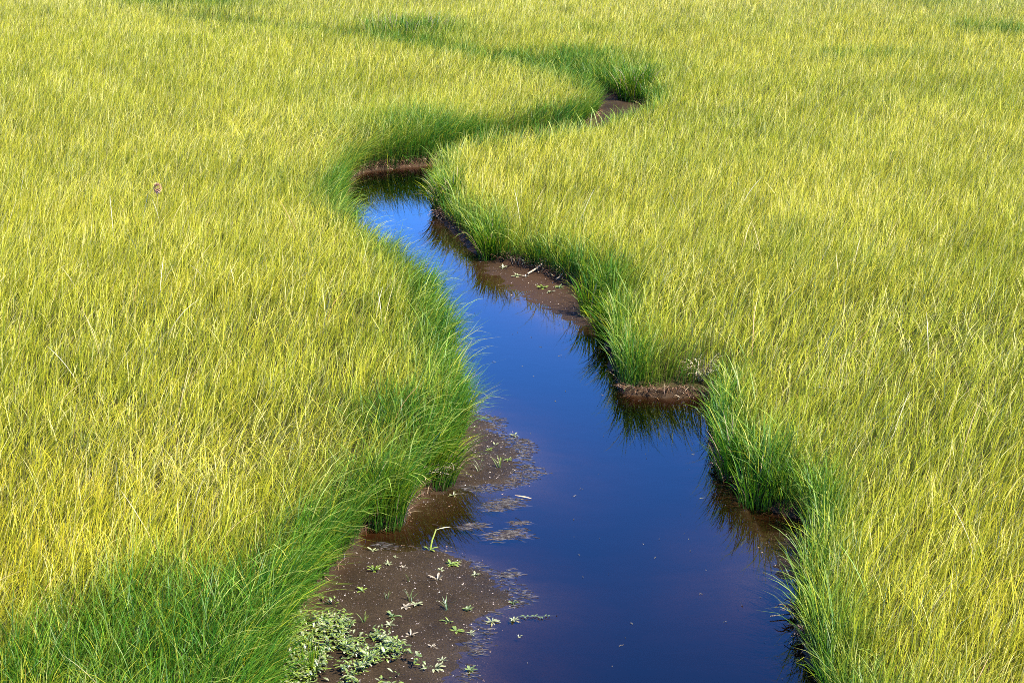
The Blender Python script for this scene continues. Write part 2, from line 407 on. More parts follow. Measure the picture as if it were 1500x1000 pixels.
def build_grass(x, y, s, ndx, ndy, z, wide, edge):
    """all the per-blade numbers for blades standing at x, y"""
    N = len(x)
    r = rng.random
    rag = fbm(x * 1.7, y * 1.3, 64)
    gsp = np.clip(spots(GREEN_SPOTS, x, y) * (0.85 + 1.0 * rag), 0, 1.1)
    lod = np.clip(spots(LODGED, x, y) + 0.55 * np.clip(fbm(x * 0.8, y * 0.8, 61) - 0.25, 0, 1), 0, 1)
    near_bank = np.exp(-(np.maximum(s, 0) / (0.30 + 0.16 * fbm(x * 1.3, y * 1.3, 65)))**2) * np.clip(1 - 0.2 * sstep(33, 39, y) * (0.75 + 0.9 * rag), 0, 1)
    tuft = vnoise(x * 4.5, y * 4.5, 66)
    patch = fbm(x * 0.5, y * 0.35, 51); fine = fbm(x * 2.6, y * 2.0, 55)
    green = np.clip(near_bank * 0.95 + gsp * 0.9 + 0.24 * patch + 0.16 * fine + 0.12 * rng.normal(size=N) + 0.03, 0, 1)
    L = (0.405 + 0.07 * rng.normal(size=N)) * (1 + 0.12 * fine)
    L = L * (1 + 0.22 * vnoise(x * 9, y * 6, 57))
    L = L * (1 + near_bank * (0.20 + 0.32 * tuft)) * (0.96 + 0.22 * np.clip(gsp, 0, 1)) * (1 + 0.40 * np.exp(-((x - -1.742)**2 + (y - 29.188)**2) / 1.9**2))
    short = np.exp(-(((x - HOLE[0]) / 2.2)**2 + ((y - HOLE[1] + 3.4) / 2.4)**2))
    L = np.clip(L, 0.25, 0.85) * (1 - 0.22 * short)
    L = L * np.where(r(N) < 0.35, 0.45 + 0.4 * r(N), 1.0)                # undergrowth
    # lean: wind from the left, swirls, outward over the water at the very edge
    ang = 0.15 + 0.7 * fbm(x * 0.7, y * 0.5, 71) + 0.7 * fbm(x * 5, y * 4, 72) + (0.85 + 0.6 * np.clip(gsp, 0, 1) + 0.5 * lod) * rng.normal(size=N)
    ang = ang + lod * 1.6 * fbm(x * 1.1, y * 0.9, 73)
    lx = np.cos(ang); ly = np.sin(ang) * 0.8
    k_out = np.exp(-(np.maximum(s, 0) / 0.30)**2) * (0.30 + 0.75 * r(N)) * np.where(ndx > 0.1, 0.7, 0.45)
    lx = lx * (1 - 0.5 * np.minimum(k_out, 1)) + ndx * k_out * 1.6; ly = ly * (1 - 0.5 * np.minimum(k_out, 1)) + ndy * k_out * 1.6
    jit = rng.normal(size=(2, N)) * 0.25
    lx += jit[0]; ly += jit[1]
    h = np.hypot(lx, ly) + 1e-6
    dx, dy = lx / h, ly / h
    th0 = np.clip(0.16 + 0.13 * rng.normal(size=N) + 0.25 * lod, -0.1, 0.9)
    curl = np.clip(0.55 + 0.35 * rng.normal(size=N) + 0.65 * lod + 0.55 * k_out + 0.25 * np.minimum(gsp, 1), 0.05, 2.3)
    curl = np.where(r(N) < 0.16, curl + 0.8 * r(N), curl)
    W = wide * (0.7 + 0.6 * r(N)) * (1 + 0.15 * green)
    twist = rng.normal(size=N) * 0.9
    # pigment, plus shade between blades painted into their lower parts
    u = r(N)
    warm = np.clip(0.5 + 0.95 * fbm(x * 0.30 + 4, y * 0.20, 81) + 0.35 * fine, 0, 1)
    tip = lerp(np.tile(LIME, (N, 1)), np.tile(YELL, (N, 1)), np.clip(warm * 0.75 + 0.45 * r(N) - 0.1, 0, 1))
    gold = np.exp(-((x + 3.4) / 1.6)**2 - ((y - 12.5) / 4.5)**2) + 0.6 * np.exp(-((x - 3.6) / 1.2)**2 - ((y - 10.5) / 3.0)**2)
    tip = lerp(tip, np.tile(GOLD, (N, 1)), np.clip(gold * 0.9, 0, 1) * (0.4 + 0.6 * r(N)))
    pale = np.clip(0.55 * sstep(15, 26, y) * (0.6 + 0.6 * patch), 0, 0.6)
    st_ = (u < 0.12 + 0.16 * lod + 0.14 * pale + 0.15 * sstep(42, 54, y))
    tip = np.where(st_[:, None], STRAW[None] * (0.75 + 0.4 * r(N))[:, None], tip)
    rusty = (u > 0.955 - 0.05 * np.clip(gold, 0, 1) - 0.12 * np.clip(fbm(x * 0.4, y * 0.4, 85), 0, 1) - 0.22 * np.exp(-((x - 12.591) / 3.0)**2 - ((y - 49.870) / 3.0)**2) - 0.18 * np.exp(-((x - 7.938) / 4.0)**2 - ((y - 51.701) / 2.5)**2))
    tip = np.where(rusty[:, None], RUST[None], tip)
    gt = lerp(np.tile(GREEN, (N, 1)), np.tile(np.array((0.19, 0.34, 0.012)), (N, 1)), np.clip(0.30 + 0.38 * rng.normal(size=N) + 0.25 * tuft, 0, 1.0))
    keep_dry = (r(N) < 0.10)
    g2 = np.where(keep_dry, green * 0.35, green)
    tip = lerp(tip, gt, np.clip(g2 * 1.0, 0, 0.96))
    bright = (0.66 + 0.60 * r(N))[:, None]
    tip = tip * bright * (1.0 - 0.22 * near_bank * (0.5 - tuft))[:, None]
    mid = lerp(np.tile(LIME * 0.75 + YELL * 0.25, (N, 1)), np.tile(GREEN * 0.75, (N, 1)), np.clip(0.25 + 0.75 * g2 + 0.15 * rng.normal(size=N), 0, 1)) * bright  # middles of green blades darkened too, as painted shade in the gaps
    mid = np.where((st_ & ~(green > 0.7))[:, None], mid * 0.4 + 0.6 * tip, mid)
    base_c = lerp(np.tile(GREEN * 0.5, (N, 1)), np.tile(np.array((0.10, 0.08, 0.03)), (N, 1)), np.clip(0.25 * r(N), 0, 1))  # roots darkened: the shade deep between blades is put into the colour
    return L, W, dx, dy, th0, curl, twist, base_c, tip, mid
HOLE = (2.001, 34.860)

# ------------------------------------------------------------------ meadow grass
def scatter(n0, y0, y1, power):
    yy = np.linspace(y0, y1, 600)
    w = 0.57 * yy + 2.6
    dens = n0 * (11.0 / np.maximum(yy, 8.0))**power * w
    cum = np.concatenate([[0], np.cumsum((dens[1:] + dens[:-1]) / 2 * np.diff(yy))])
    n = int(cum[-1])
    y = np.interp(rng.random(n) * cum[-1], cum, yy)
    x = (rng.random(n) - 0.5) * (0.57 * y + 2.6)
    return x, y

x, y = scatter(1450, 8.6, 61.0, 1.30)
x2, y2 = scatter(1120, 19.0, 61.0, 1.20)
x = np.concatenate([x, x2]); y = np.concatenate([y, y2])
# thinner growth beyond the sides of the view
x3, y3 = scatter(1050, 8.6, 61.0, 1.9)
x3 = np.sign(x3) * (0.285 * y3 + 1.3 + 2.2 * rng.random(len(x3)))
k3 = rng.random(len(x3)) < 4.4 / (0.57 * y3 + 2.6) * 0.75
x = np.concatenate([x, x3[k3]]); y = np.concatenate([y, y3[k3]])
# tillers come in small tufts
k = rng.integers(0, len(x), len(x))
m = rng.random(len(x)) < 0.45
x = np.where(m, x[k] + rng.normal(size=len(x)) * 0.018, x); y = np.where(m, y[k] + rng.normal(size=len(x)) * 0.018, y)
# the grass is thickest along the bank, where one sees it from the side down to its roots
xe, ye = scatter(1500, 8.8, 40.0, 1.1)
nb = len(BANKC)
seg = np.diff(np.vstack([BANKC, BANKC[:1]]), axis=0); sl = np.hypot(seg[:, 0], seg[:, 1])
vis = (BANKC[:, 1] > 8.8) & (BANKC[:, 1] < 44)
pw = sl * vis * (11 / np.maximum(BANKC[:, 1], 9))**0.7
ne = 34000
si = rng.choice(nb, ne, p=pw / pw.sum()); tt = rng.random(ne)
off = np.abs(rng.normal(size=ne)) * 0.16 + 0.015
nrm = np.stack([seg[si, 1], -seg[si, 0]], 1) / np.maximum(sl[si], 1e-6)[:, None]
pe = BANKC[si] + seg[si] * tt[:, None]
xe = np.concatenate([pe[:, 0] + nrm[:, 0] * off, pe[:, 0] - nrm[:, 0] * off]); ye = np.concatenate([pe[:, 1] + nrm[:, 1] * off, pe[:, 1] - nrm[:, 1] * off])
x = np.concatenate([x, xe]); y = np.concatenate([y, ye])
s, ndx, ndy = sdf(BANKC, x, y, True)
keep = s > 0.005 + 0.03 * vnoise(x * 4, y * 4, 99)
# the turf ledge on the right bank carries its grass set back from the lip
led = (np.abs(x - LEDGE[0]) < 0.42) & (y < LEDGE[1] - 0.09 + 0.03 * vnoise(x * 12, y * 3, 98)) & (y > LEDGE[1] - 0.5)
keep &= ~led
x, y, s, ndx, ndy = x[keep], y[keep], s[keep], ndx[keep], ndy[keep]
z, _ = height(x, y)
wide = np.where(np.abs(x) > 0.285 * y + 1.3, 1.5, 1.0) * 0.0044 * (np.maximum(y, 9) / 11)**0.45 * (1 - 0.15 * sstep(18, 24, y))
dat = build_grass(x, y, s, ndx, ndy, z, wide, None)
base = np.stack([x, y, z - 0.02], 1)
parts = []
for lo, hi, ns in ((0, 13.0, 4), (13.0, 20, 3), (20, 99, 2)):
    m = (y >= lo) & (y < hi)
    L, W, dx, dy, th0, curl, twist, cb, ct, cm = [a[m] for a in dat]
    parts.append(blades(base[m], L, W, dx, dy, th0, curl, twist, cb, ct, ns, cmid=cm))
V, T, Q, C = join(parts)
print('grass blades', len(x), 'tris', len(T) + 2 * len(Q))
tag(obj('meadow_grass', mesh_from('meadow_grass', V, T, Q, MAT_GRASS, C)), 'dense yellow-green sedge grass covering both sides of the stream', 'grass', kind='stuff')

# ------------------------------------------------------------------ dead thatch and roots along the bank
def frag(n, ux):  # helper: random unit directions
    a = rng.random(n) * 2 * math.pi
    return np.cos(a), np.sin(a)

def bank_points(n, weight, lo, hi):
    w = sl * weight(BANKC[:, 0], BANKC[:, 1]) * ((BANKC[:, 1] > 8.6) & (BANKC[:, 1] < 40))
    i = rng.choice(nb, n, p=w / w.sum()); t = rng.random(n)
    p = BANKC[i] + seg[i] * t[:, None]
    nn = np.stack([seg[i, 1], -seg[i, 0]], 1) / np.maximum(sl[i], 1e-6)[:, None]
    o = lo + (hi - lo) * rng.random(n)
    q = p + nn * o[:, None]
    return q

def thatch_weight(x, y):
    w = np.full(x.shape, 0.35)
    for (cx, cy), r, k in (((-1.707, 28.571), 1.6, 5.0), ((1.530, 16.505), 0.55, 5.0), ((1.745, 14.409), 0.5, 3.0), ((-0.932, 24.770), 0.7, 3.0), ((-0.702, 13.763), 0.6, 4.0), ((1.900, 11.299), 0.5, 2.0), ((0.404, 21.293), 1.2, 1.5), ((2.104, 34.423), 1.2, 3.0)):
        w = w + k * np.exp(-((x - cx)**2 + (y - cy)**2) / r**2)
    return w

n = 9000
q = bank_points(n, thatch_weight, -0.12, 0.14)
s_, nx2, ny2 = sdf(BANKC, q[:, 0], q[:, 1], True)
out = s_ > -0.035
q, s_, nx2, ny2 = q[out], s_[out], nx2[out], ny2[out]
n = len(q)
zz, _ = height(q[:, 0], q[:, 1])
a = rng.normal(size=n) * 0.9
dx = nx2 * np.cos(a) - ny2 * np.sin(a); dy = nx2 * np.sin(a) + ny2 * np.cos(a)
DEADC = np.array([(0.20, 0.10, 0.045), (0.10, 0.045, 0.02), (0.34, 0.25, 0.14), (0.05, 0.028, 0.016), (0.14, 0.10, 0.04)])
cc = DEADC[rng.choice(5, n, p=(0.28, 0.26, 0.14, 0.22, 0.10))] * (0.7 + 0.6 * rng.random(n))[:, None]
V, T, Q, C = blades(np.stack([q[:, 0], q[:, 1], zz - 0.005], 1), 0.05 + 0.13 * rng.random(n), 0.004 * (q[:, 1] / 11)**0.6 * (0.6 + 0.8 * rng.random(n)), dx, dy,
                    0.5 + 0.5 * rng.random(n), 0.6 + 1.5 * rng.random(n), rng.normal(size=n), cc, cc * 0.9, 4)
tag(obj('bank_thatch', mesh_from('bank_thatch', V, T, Q, MAT_DEAD, C)), 'brown dead thatch and roots hanging along the stream banks', 'thatch', kind='stuff')

# ------------------------------------------------------------------ chips, grit and shell bits on the mud
def chips(name, pts, size, cols, label, cat):
    n = len(pts)
    z, _ = height(pts[:, 0], pts[:, 1])
    a = rng.random(n) * 6.283; r1 = size * (0.5 + rng.random(n)); r2 = r1 * (0.35 + 0.5 * rng.random(n)); h = r1 * 0.5
    ux, uy = np.cos(a), np.sin(a)
    V = np.zeros((n, 5, 3))
    for k, (p, q_) in enumerate(((1, 0), (0, 1), (-1, 0), (0, -1))):
        V[:, k, 0] = pts[:, 0] + ux * r1 * p - uy * r2 * q_; V[:, k, 1] = pts[:, 1] + uy * r1 * p + ux * r2 * q_; V[:, k, 2] = z - 0.001
    V[:, 4, 0] = pts[:, 0] + rng.normal(size=n) * size * 0.2; V[:, 4, 1] = pts[:, 1]; V[:, 4, 2] = z + h
    o = (np.arange(n) * 5)[:, None, None]
    T = (o + np.array([[0, 1, 4], [1, 2, 4], [2, 3, 4], [3, 0, 4]])[None]).reshape(-1, 3)
    C = np.repeat(cols[rng.integers(0, len(cols), n)] * (0.6 + 0.8 * rng.random(n))[:, None], 5, axis=0)
    return tag(obj(name, mesh_from(name, V.reshape(-1, 3), T, np.zeros((0, 4), int), MAT_DEAD, C)), label, cat, kind='stuff')

P_ = []
for (p, h, slp), cnt in zip(MUDC[:4], (5200, 2600, 1500, 500)):
    lo, hi = p.min(0), p.max(0)
    c = lo + (hi - lo) * rng.random((cnt * 3, 2))
    d = sdf(p, c[:, 0], c[:, 1]); sb = sdf(BANKC, c[:, 0], c[:, 1])
    ok = (d < 0.10) & (sb < 0.05) & (c[:, 1] > 9)
    P_.append(c[ok][:cnt])
P_ = np.concatenate(P_)
chips('mud_grit', P_, 0.0042, np.array([(0.018, 0.012, 0.008), (0.09, 0.07, 0.055), (0.05, 0.033, 0.022), (0.14, 0.11, 0.09), (0.012, 0.009, 0.007), (0.06, 0.025, 0.012)]), 'grit and plant crumbs scattered over the mud', 'grit')
k = rng.random(len(P_)) < 0.06
chips('shell_bits', P_[k] + rng.normal(size=(k.sum(), 2)) * 0.02, 0.0065, np.array([(0.34, 0.27, 0.22), (0.42, 0.36, 0.26), (0.26, 0.20, 0.16)]), 'pale bits of shell and straw strewn on the mud', 'debris')

# ------------------------------------------------------------------ combed weed: strands lying along the waterline
def strands(pts, L, W, cols, z=0.004, ang=-0.30, nseg=5, sd=0.25):
    n = len(pts)
    a = ang + rng.normal(size=n) * sd
    t = np.linspace(-0.5, 0.5, nseg + 1)
    V = np.zeros((n, 2 * (nseg + 1), 3)); ph = rng.random(n) * 6.28; am = 0.06 * L
    for k in range(nseg + 1):
        u = t[k] * L; v = am * np.sin(ph + t[k] * 7)
        cx = pts[:, 0] + np.cos(a) * u - np.sin(a) * v; cy = pts[:, 1] + np.sin(a) * u + np.cos(a) * v
        w = W * 0.5 * (1.05 - abs(t[k]) * 1.8)
        zc = z + 0.004 * np.cos(ph * 2 + t[k] * 5)
        V[:, 2 * k, 0] = cx + np.sin(a) * w; V[:, 2 * k, 1] = cy - np.cos(a) * w; V[:, 2 * k, 2] = zc - 0.001
        V[:, 2 * k + 1, 0] = cx - np.sin(a) * w; V[:, 2 * k + 1, 1] = cy + np.cos(a) * w; V[:, 2 * k + 1, 2] = zc + 0.002
    o = (np.arange(n) * 2 * (nseg + 1))[:, None, None]
    Q = (o + np.array([[2 * k, 2 * k + 2, 2 * k + 3, 2 * k + 1] for k in range(nseg)])[None]).reshape(-1, 4)
    C = np.repeat(cols[rng.integers(0, len(cols), n)] * (0.6 + 0.8 * rng.random(n))[:, None], 2 * (nseg + 1), axis=0)
    return V.reshape(-1, 3), np.zeros((0, 3), int), Q, C
WEED = np.array([(0.020, 0.011, 0.006), (0.014, 0.009, 0.006), (0.030, 0.020, 0.013), (0.012, 0.009, 0.005)])

fr = []
for (p, h, slp), cnt, wd in zip(MUDC[:2], (420, 700), (0.09, 0.15)):
    lo, hi = p.min(0) - 0.3, p.max(0) + 0.3
    c = lo + (hi - lo) * rng.random((60000, 2))
    d = sdf(p, c[:, 0], c[:, 1]); sb = sdf(BANKC, c[:, 0], c[:, 1])
    ok = (np.abs(d + 0.02) < wd * (0.6 + 0.6 * vnoise(c[:, 0] * 3, c[:, 1] * 5, 14))) & (sb < -0.12) & (c[:, 0] > lo[0] + 0.8)
    fr.append(c[ok][:cnt])
fr = np.concatenate(fr); n = len(fr)
V, T, Q, C = strands(fr, 0.04 + 0.11 * rng.random(n), 0.003 + 0.005 * rng.random(n), WEED, z=-0.001)
tag(obj('weed_fringe', mesh_from('weed_fringe', V, T, Q, MAT_DEAD, C)), 'brown waterweed strands combed along the edges of the mud flats', 'waterweed', kind='stuff')

def weed_mat(c, rx, ry, n, label):
    u = rng.normal(size=(n, 2)) * 0.45
    u[:, 1] += 0.35 * np.sin(u[:, 0] * 3.0)
    p = np.stack([u[:, 0] * rx, u[:, 1] * ry], 1)
    V, T, Q, C = strands(p, 0.05 + 0.13 * rng.random(n), 0.003 + 0.005 * rng.random(n), WEED, z=-0.0015, ang=-0.2)
    o = obj('floating_weed_mat', mesh_from('floating_weed_mat', V, T, Q, MAT_DEAD, C), loc=(c[0], c[1], 0.0))
    return tag(o, label, 'waterweed', 'mats of brown weed floating by the left bank')
weed_mat((-0.041, 12.984), 0.15, 0.11, 150, 'brown weed mat alone in open water, below the pale floating leaf')
weed_mat((-0.064, 13.640), 0.16, 0.13, 150, 'brown weed mat just under the upper mud flat, touching the pale floating leaf')
weed_mat((0.063, 13.240), 0.06, 0.05, 26, 'tiny faint wisp of weed between the two larger floating mats')
weed_mat((-0.024, 12.206), 0.06, 0.09, 34, 'small dark weed wisp off the right shore of the big mud flat')
weed_mat((-0.311, 13.168), 0.16, 0.07, 40, 'thin stringy weed wisp near the bent reed stalk')

# specks and seeds afloat on the stream
c = np.stack([rng.uniform(-0.6, 3.0, 2500), rng.uniform(9, 26, 2500)], 1)
sb = sdf(BANKC, c[:, 0], c[:, 1])
c = c[sb < -0.03]; sb = sb[sb < -0.03]
zb, _ = height(c[:, 0], c[:, 1])
c = c[(zb < -0.02) & ((rng.random(len(c)) < 0.09) | (sb > -0.25) & (rng.random(len(c)) < 0.5))]
n = len(c)
V, T, Q, C = strands(c, 0.008 + 0.045 * rng.random(n)**3, 0.003 + 0.004 * rng.random(n), np.array([(0.09, 0.08, 0.05), (0.04, 0.03, 0.015), (0.06, 0.06, 0.03), (0.02, 0.02, 0.02)]), ang=0.0, nseg=3, sd=1.2)
tag(obj('floating_specks', mesh_from('floating_specks', V, T, Q, MAT_DEAD, C)), 'specks of straw and seed drifting on the blue water', 'debris', kind='stuff')

# ------------------------------------------------------------------ small plants
def leaf(L, W, az, el, cb, ct, bend=0.5, base=(0, 0, 0), fold=0.25):
    """a lance-shaped leaf: 4 stations, folded along its midrib"""
    st_ = ((0.0, 0.18), (0.3, 0.85), (0.62, 1.0), (0.86, 0.55), (1.0, 0.0))
    V = []; C = []
    x = 0.0; z = 0.0; pt = 0.0; e = el
    for t, w in st_:
        dl = (t - pt) * L; x += math.cos(e) * dl; z += math.sin(e) * dl; pt = t; e -= bend * 0.3
        hw = W * 0.5 * w
        for sgn in (-1, 0, 1):
            lx, ly, lz = x, sgn * hw, z + abs(sgn) * hw * fold
            V.append((base[0] + lx * math.cos(az) - ly * math.sin(az), base[1] + lx * math.sin(az) + ly * math.cos(az), base[2] + lz))
            C.append([cb[i] * (1 - t) + ct[i] * t for i in range(3)])
    Q = []
    for k in range(4):
        for j in range(2): Q.append((3 * k + j, 3 * k + j + 1, 3 * k + j + 4, 3 * k + j + 3))
    return np.array(V), np.zeros((0, 3), int), np.array(Q), np.array(C)

PALE = ((0.08, 0.10, 0.025), (0.34, 0.34, 0.16)); SAGE = ((0.035, 0.07, 0.008), (0.17, 0.21, 0.045)); PINK = ((0.09, 0.07, 0.03), (0.36, 0.29, 0.18)); FRESH = ((0.045, 0.09, 0.004), (0.21, 0.26, 0.025))

def rosette(n, size, tone, el=(0.25, 1.0), stalk=0.0, wide=0.26):
    pts = []
    a0 = random.random() * 6.28
    for k in range(n):
        L = size * random.uniform(0.55, 1.05); v = random.uniform(0.75, 1.2)
        cb = [c * v for c in tone[0]]; ct = [c * v for c in tone[1]]
        pts.append(leaf(L, L * wide * random.uniform(0.8, 1.25), a0 + k * 2.4 + random.uniform(-0.35, 0.35), random.uniform(*el), cb, ct, random.uniform(0.2, 1.2),
                        (random.uniform(-1, 1) * size * 0.12, random.uniform(-1, 1) * size * 0.12, stalk * random.uniform(0.6, 1.0))))
    return pts

def sprout(n, size, tone):
    a = np.array([random.random() * 6.28 for _ in range(n)])
    N = n
    cb = np.tile(np.array(tone[0]), (N, 1)); ct = np.tile(np.array(tone[1]), (N, 1))
    return [blades(np.random.default_rng(n).normal(size=(N, 3)) * np.array((size * 0.08, size * 0.08, 0)), np.array([size * random.uniform(0.6, 1.15) for _ in range(N)]), np.full(N, size * 0.055), np.cos(a), np.sin(a),
                   np.array([random.uniform(0.15, 0.6) for _ in range(N)]), np.array([random.uniform(0.1, 0.9) for _ in range(N)]), np.zeros(N), cb, ct, 4)]

def put(name, pts, xy, label, cat, group=None, mat=MAT_LEAF, z=None):
    zz, _ = height(np.array([xy[0]]), np.array([xy[1]]))
    zz = max(float(zz[0]), 0.0) if z is None else z
    V, T, Q, C = join(pts)
    return tag(obj(name, mesh_from(name, V, T, Q, mat, C), loc=(xy[0], xy[1], zz - 0.003)), label, cat, group)

G1 = 'small plants on the big mud flat'; G2 = 'small plants on the upper mud flat'; G3 = 'small plants on the right mud shore'; G4 = 'small plants standing in the water'
S = 'seedling'; B = 'grass_sprout'
SEEDLINGS = [
 (S, (-1.016, 12.657), 7, .055, PALE, G1, 'small pale seedling at the top left tip of the big mud flat, by the sedge'),
 (S, (-0.888, 12.371), 9, .075, PALE, G1, 'pale rosette second from the top of the big mud flat, with an offset shoot behind'),
 (S, (-0.847, 12.513), 5, .055, PALE, G1, 'thin pale offset shoot just behind the second rosette on the big mud flat'),
 (S, (-0.974, 12.206), 11, .085, FRESH, G1, 'bushy yellow-green seedling left of the whitish star rosette'),
 (S, (-0.774, 12.269), 7, .075, PINK, G1, 'whitish star-shaped rosette alone near the top of the big mud flat'),
 (S, (-1.032, 11.831), 13, .095, FRESH, G1, 'broad leafy seedling beside the grass edge, above the ground cover'),
 (S, (-0.522, 12.058), 11, .100, PINK, G1, 'large pinkish-white seedling in the middle of the big mud flat'),
 (S, (-0.511, 12.257), 5, .065, PALE, G1, 'straggly pale shoot just behind the large pinkish seedling'),
 (S, (-0.432, 12.383), 12, .085, FRESH, G1, 'dense green seedling at the upper water edge of the big mud flat'),
 (S, (-0.394, 12.435), 6, .065, PALE, G1, 'white-leaved seedling touching the dense green one at the water edge'),
 (S, (-0.266, 12.194), 6, .060, PALE, G1, 'pale yellow cross-shaped seedling nearest the upper right shore of the mud flat'),
 (S, (-0.297, 11.819), 6, .040, PALE, G1, 'tiny pale seedling above the round blue-green rosette'),
 (S, (-0.300, 11.565), 14, .060, SAGE, G1, 'compact round blue-green rosette right of the middle of the mud flat'),
 (S, (-0.720, 11.553), 6, .070, PINK, G1, 'left half of a whitish seedling row in the middle left of the mud flat'),
 (S, (-0.648, 11.599), 9, .085, PALE, G1, 'right half of a whitish seedling row in the middle left of the mud flat'),
 (S, (-0.798, 11.397), 9, .075, SAGE, G1, 'green rosette with white tips, upper of a close pair'),
 (S, (-0.808, 11.266), 7, .060, PALE, G1, 'pale small rosette, lower of a close pair'),
 (S, (-0.661, 11.138), 6, .060, PINK, G1, 'whitish seedling between the close pair and the ground cover clump'),
 (S, (-0.423, 11.364), 11, .085, FRESH, G1, 'spreading green seedling below the tall grass sprout'),
 (S, (-0.369, 11.234), 8, .075, FRESH, G1, 'sparse green shoot trailing right of the spreading seedling'),
 (S, (-0.270, 11.223), 8, .075, PALE, G1, 'pale upright seedling at the lower right shore of the mud flat'),
 (S, (-0.511, 10.970), 8, .065, PINK, G1, 'small pinkish seedling at the head of the little inlet'),
 (S, (-0.486, 10.679), 10, .080, PALE, G1, 'pale clump beside the inlet at the bottom of the mud flat'),
 (S, (-0.443, 10.798), 5, .045, PALE, G1, 'tiny pale plant between the inlet and the pale clump'),
 (B, (-0.725, 11.986), 4, .080, SAGE, G1, 'thin grey-green grass sprout below the whitish star rosette'),
 (B, (-0.848, 11.679), 5, .060, SAGE, G1, 'tiny grass sprout on the darkest mud, left of the row of whitish seedlings'),
 (B, (-0.688, 11.656), 5, .090, SAGE, G1, 'grass sprout standing behind the row of whitish seedlings'),
 (B, (-0.438, 11.553), 7, .110, SAGE, G1, 'tall grass sprout with a brown base right of the middle of the mud flat'),
 (B, (-0.976, 11.288), 7, .080, FRESH, G1, 'small grass sprout just above the ground cover'),
 (S, (-0.192, 14.930), 9, .080, FRESH, G2, 'green seedling in the middle of the upper mud flat'),
 (S, (-0.141, 15.075), 6, .060, PALE, G2, 'pale seedling right of the middle of the upper mud flat'),
 (S, (0.018, 15.335), 6, .070, PALE, G2, 'pale upright seedling at the far right tip of the upper mud flat'),
 (S, (-0.034, 14.665), 5, .055, FRESH, G2, 'small green seedling near the right shore of the upper mud flat'),
 (B, (-0.102, 14.476), 5, .110, FRESH, G2, 'thin upright grass sprout near the lower shore of the upper mud flat'),
 (B, (-0.270, 14.375), 3, .130, PALE, G2, 'pale leaning grass blade pair left on the upper mud flat'),
 (S, (-0.467, 13.841), 8, .075, PALE, G2, 'white seedling at the water by the dead straw tangle'),
 (S, (-0.107, 21.680), 12, .090, PALE, G3, 'pale seedling leftmost on the right mud shore'),
 (S, (0.156, 21.716), 12, .100, PALE, G3, 'pale upright seedling closest to the sedge on the right mud shore'),
 (S, (0.048, 21.224), 9, .080, PALE, G3, 'low pale seedling left of the lower end of the fallen stalk'),
 (S, (0.161, 21.189), 10, .085, PINK, G3, 'pinkish seedling at the lower end of the fallen stalk'),
 (S, (0.353, 20.653), 12, .100, FRESH, G3, 'spreading green seedling in the middle of the right mud shore'),
 (S, (0.427, 20.426), 9, .085, PALE, G3, 'pale low seedling nearest the water on the right mud shore'),
 (S, (0.549, 20.620), 13, .110, SAGE, G3, 'grey-green seedling rightmost on the right mud shore'),
 (S, (0.489, 21.121), 8, .085, PALE, G3, 'pale seedling tucked under the sedge beside the short stick'),
 (S, (0.014, 11.430), 9, .070, PALE, G4, 'pale leafy shoot standing in the water off the big mud flat'),
 (S, (-0.137, 11.408), 7, .075, PALE, G4, 'pale straggly shoot on the shoreline facing the floating sprig'),
 (S, (0.045, 11.170), 7, .045, PALE, G4, 'small pale floating rosette lowest in the open water'),
 (S, (0.005, 11.702), 6, .055, SAGE, G4, 'green floating shoot off the right point of the big mud flat'),
 (S, (-0.258, 10.659), 10, .070, SAGE, G4, 'leafy floating plant in the inlet at the bottom of the picture'),
]
for nm, xy, nl, sz, tone, grp, lab in SEEDLINGS:
    pts = rosette(nl + random.randint(0, 5), sz * random.uniform(0.6, 1.0), tone, el=(random.uniform(0.0, 0.5), random.uniform(0.8, 1.3)), wide=random.uniform(0.2, 0.34)) if nm == S else sprout(nl + 2, sz * 1.0, tone)
    put(nm, pts, xy, lab, 'seedling' if nm == S else 'grass sprout', grp)

# a sprig floating flat on the water: a stem with paired leaves
pts = []
for k in range(9):
    for sg in (-1, 1):
        if random.random() < 0.45: continue
        pts.append(leaf(random.uniform(0.02, 0.05), 0.010, 0.0 + sg * random.uniform(0.6, 1.2), 0.25, SAGE[0], SAGE[1], 0.4, (-0.10 + 0.024 * k, 0.004 * math.sin(k), 0.006)))
fs = put('floating_sprig', pts, (0.151, 11.475), 'grey-green sprig lying flat on the blue water, right of the big mud flat', 'sprig', z=0.004)
t_ = np.linspace(0, 1, 2)
V, T, Q, C = blades(np.array([[-0.12, 0.0, 0.006]]), np.array([0.27]), np.array([0.004]), np.array([1.0]), np.array([0.0]), np.array([1.54]), np.array([0.02]), np.array([0.0]), np.array([[0.10, 0.12, 0.05]]), np.array([[0.2, 0.25, 0.1]]), 4)
obj('stem', mesh_from('stem', V, T, Q, MAT_LEAF, C), parent=fs)

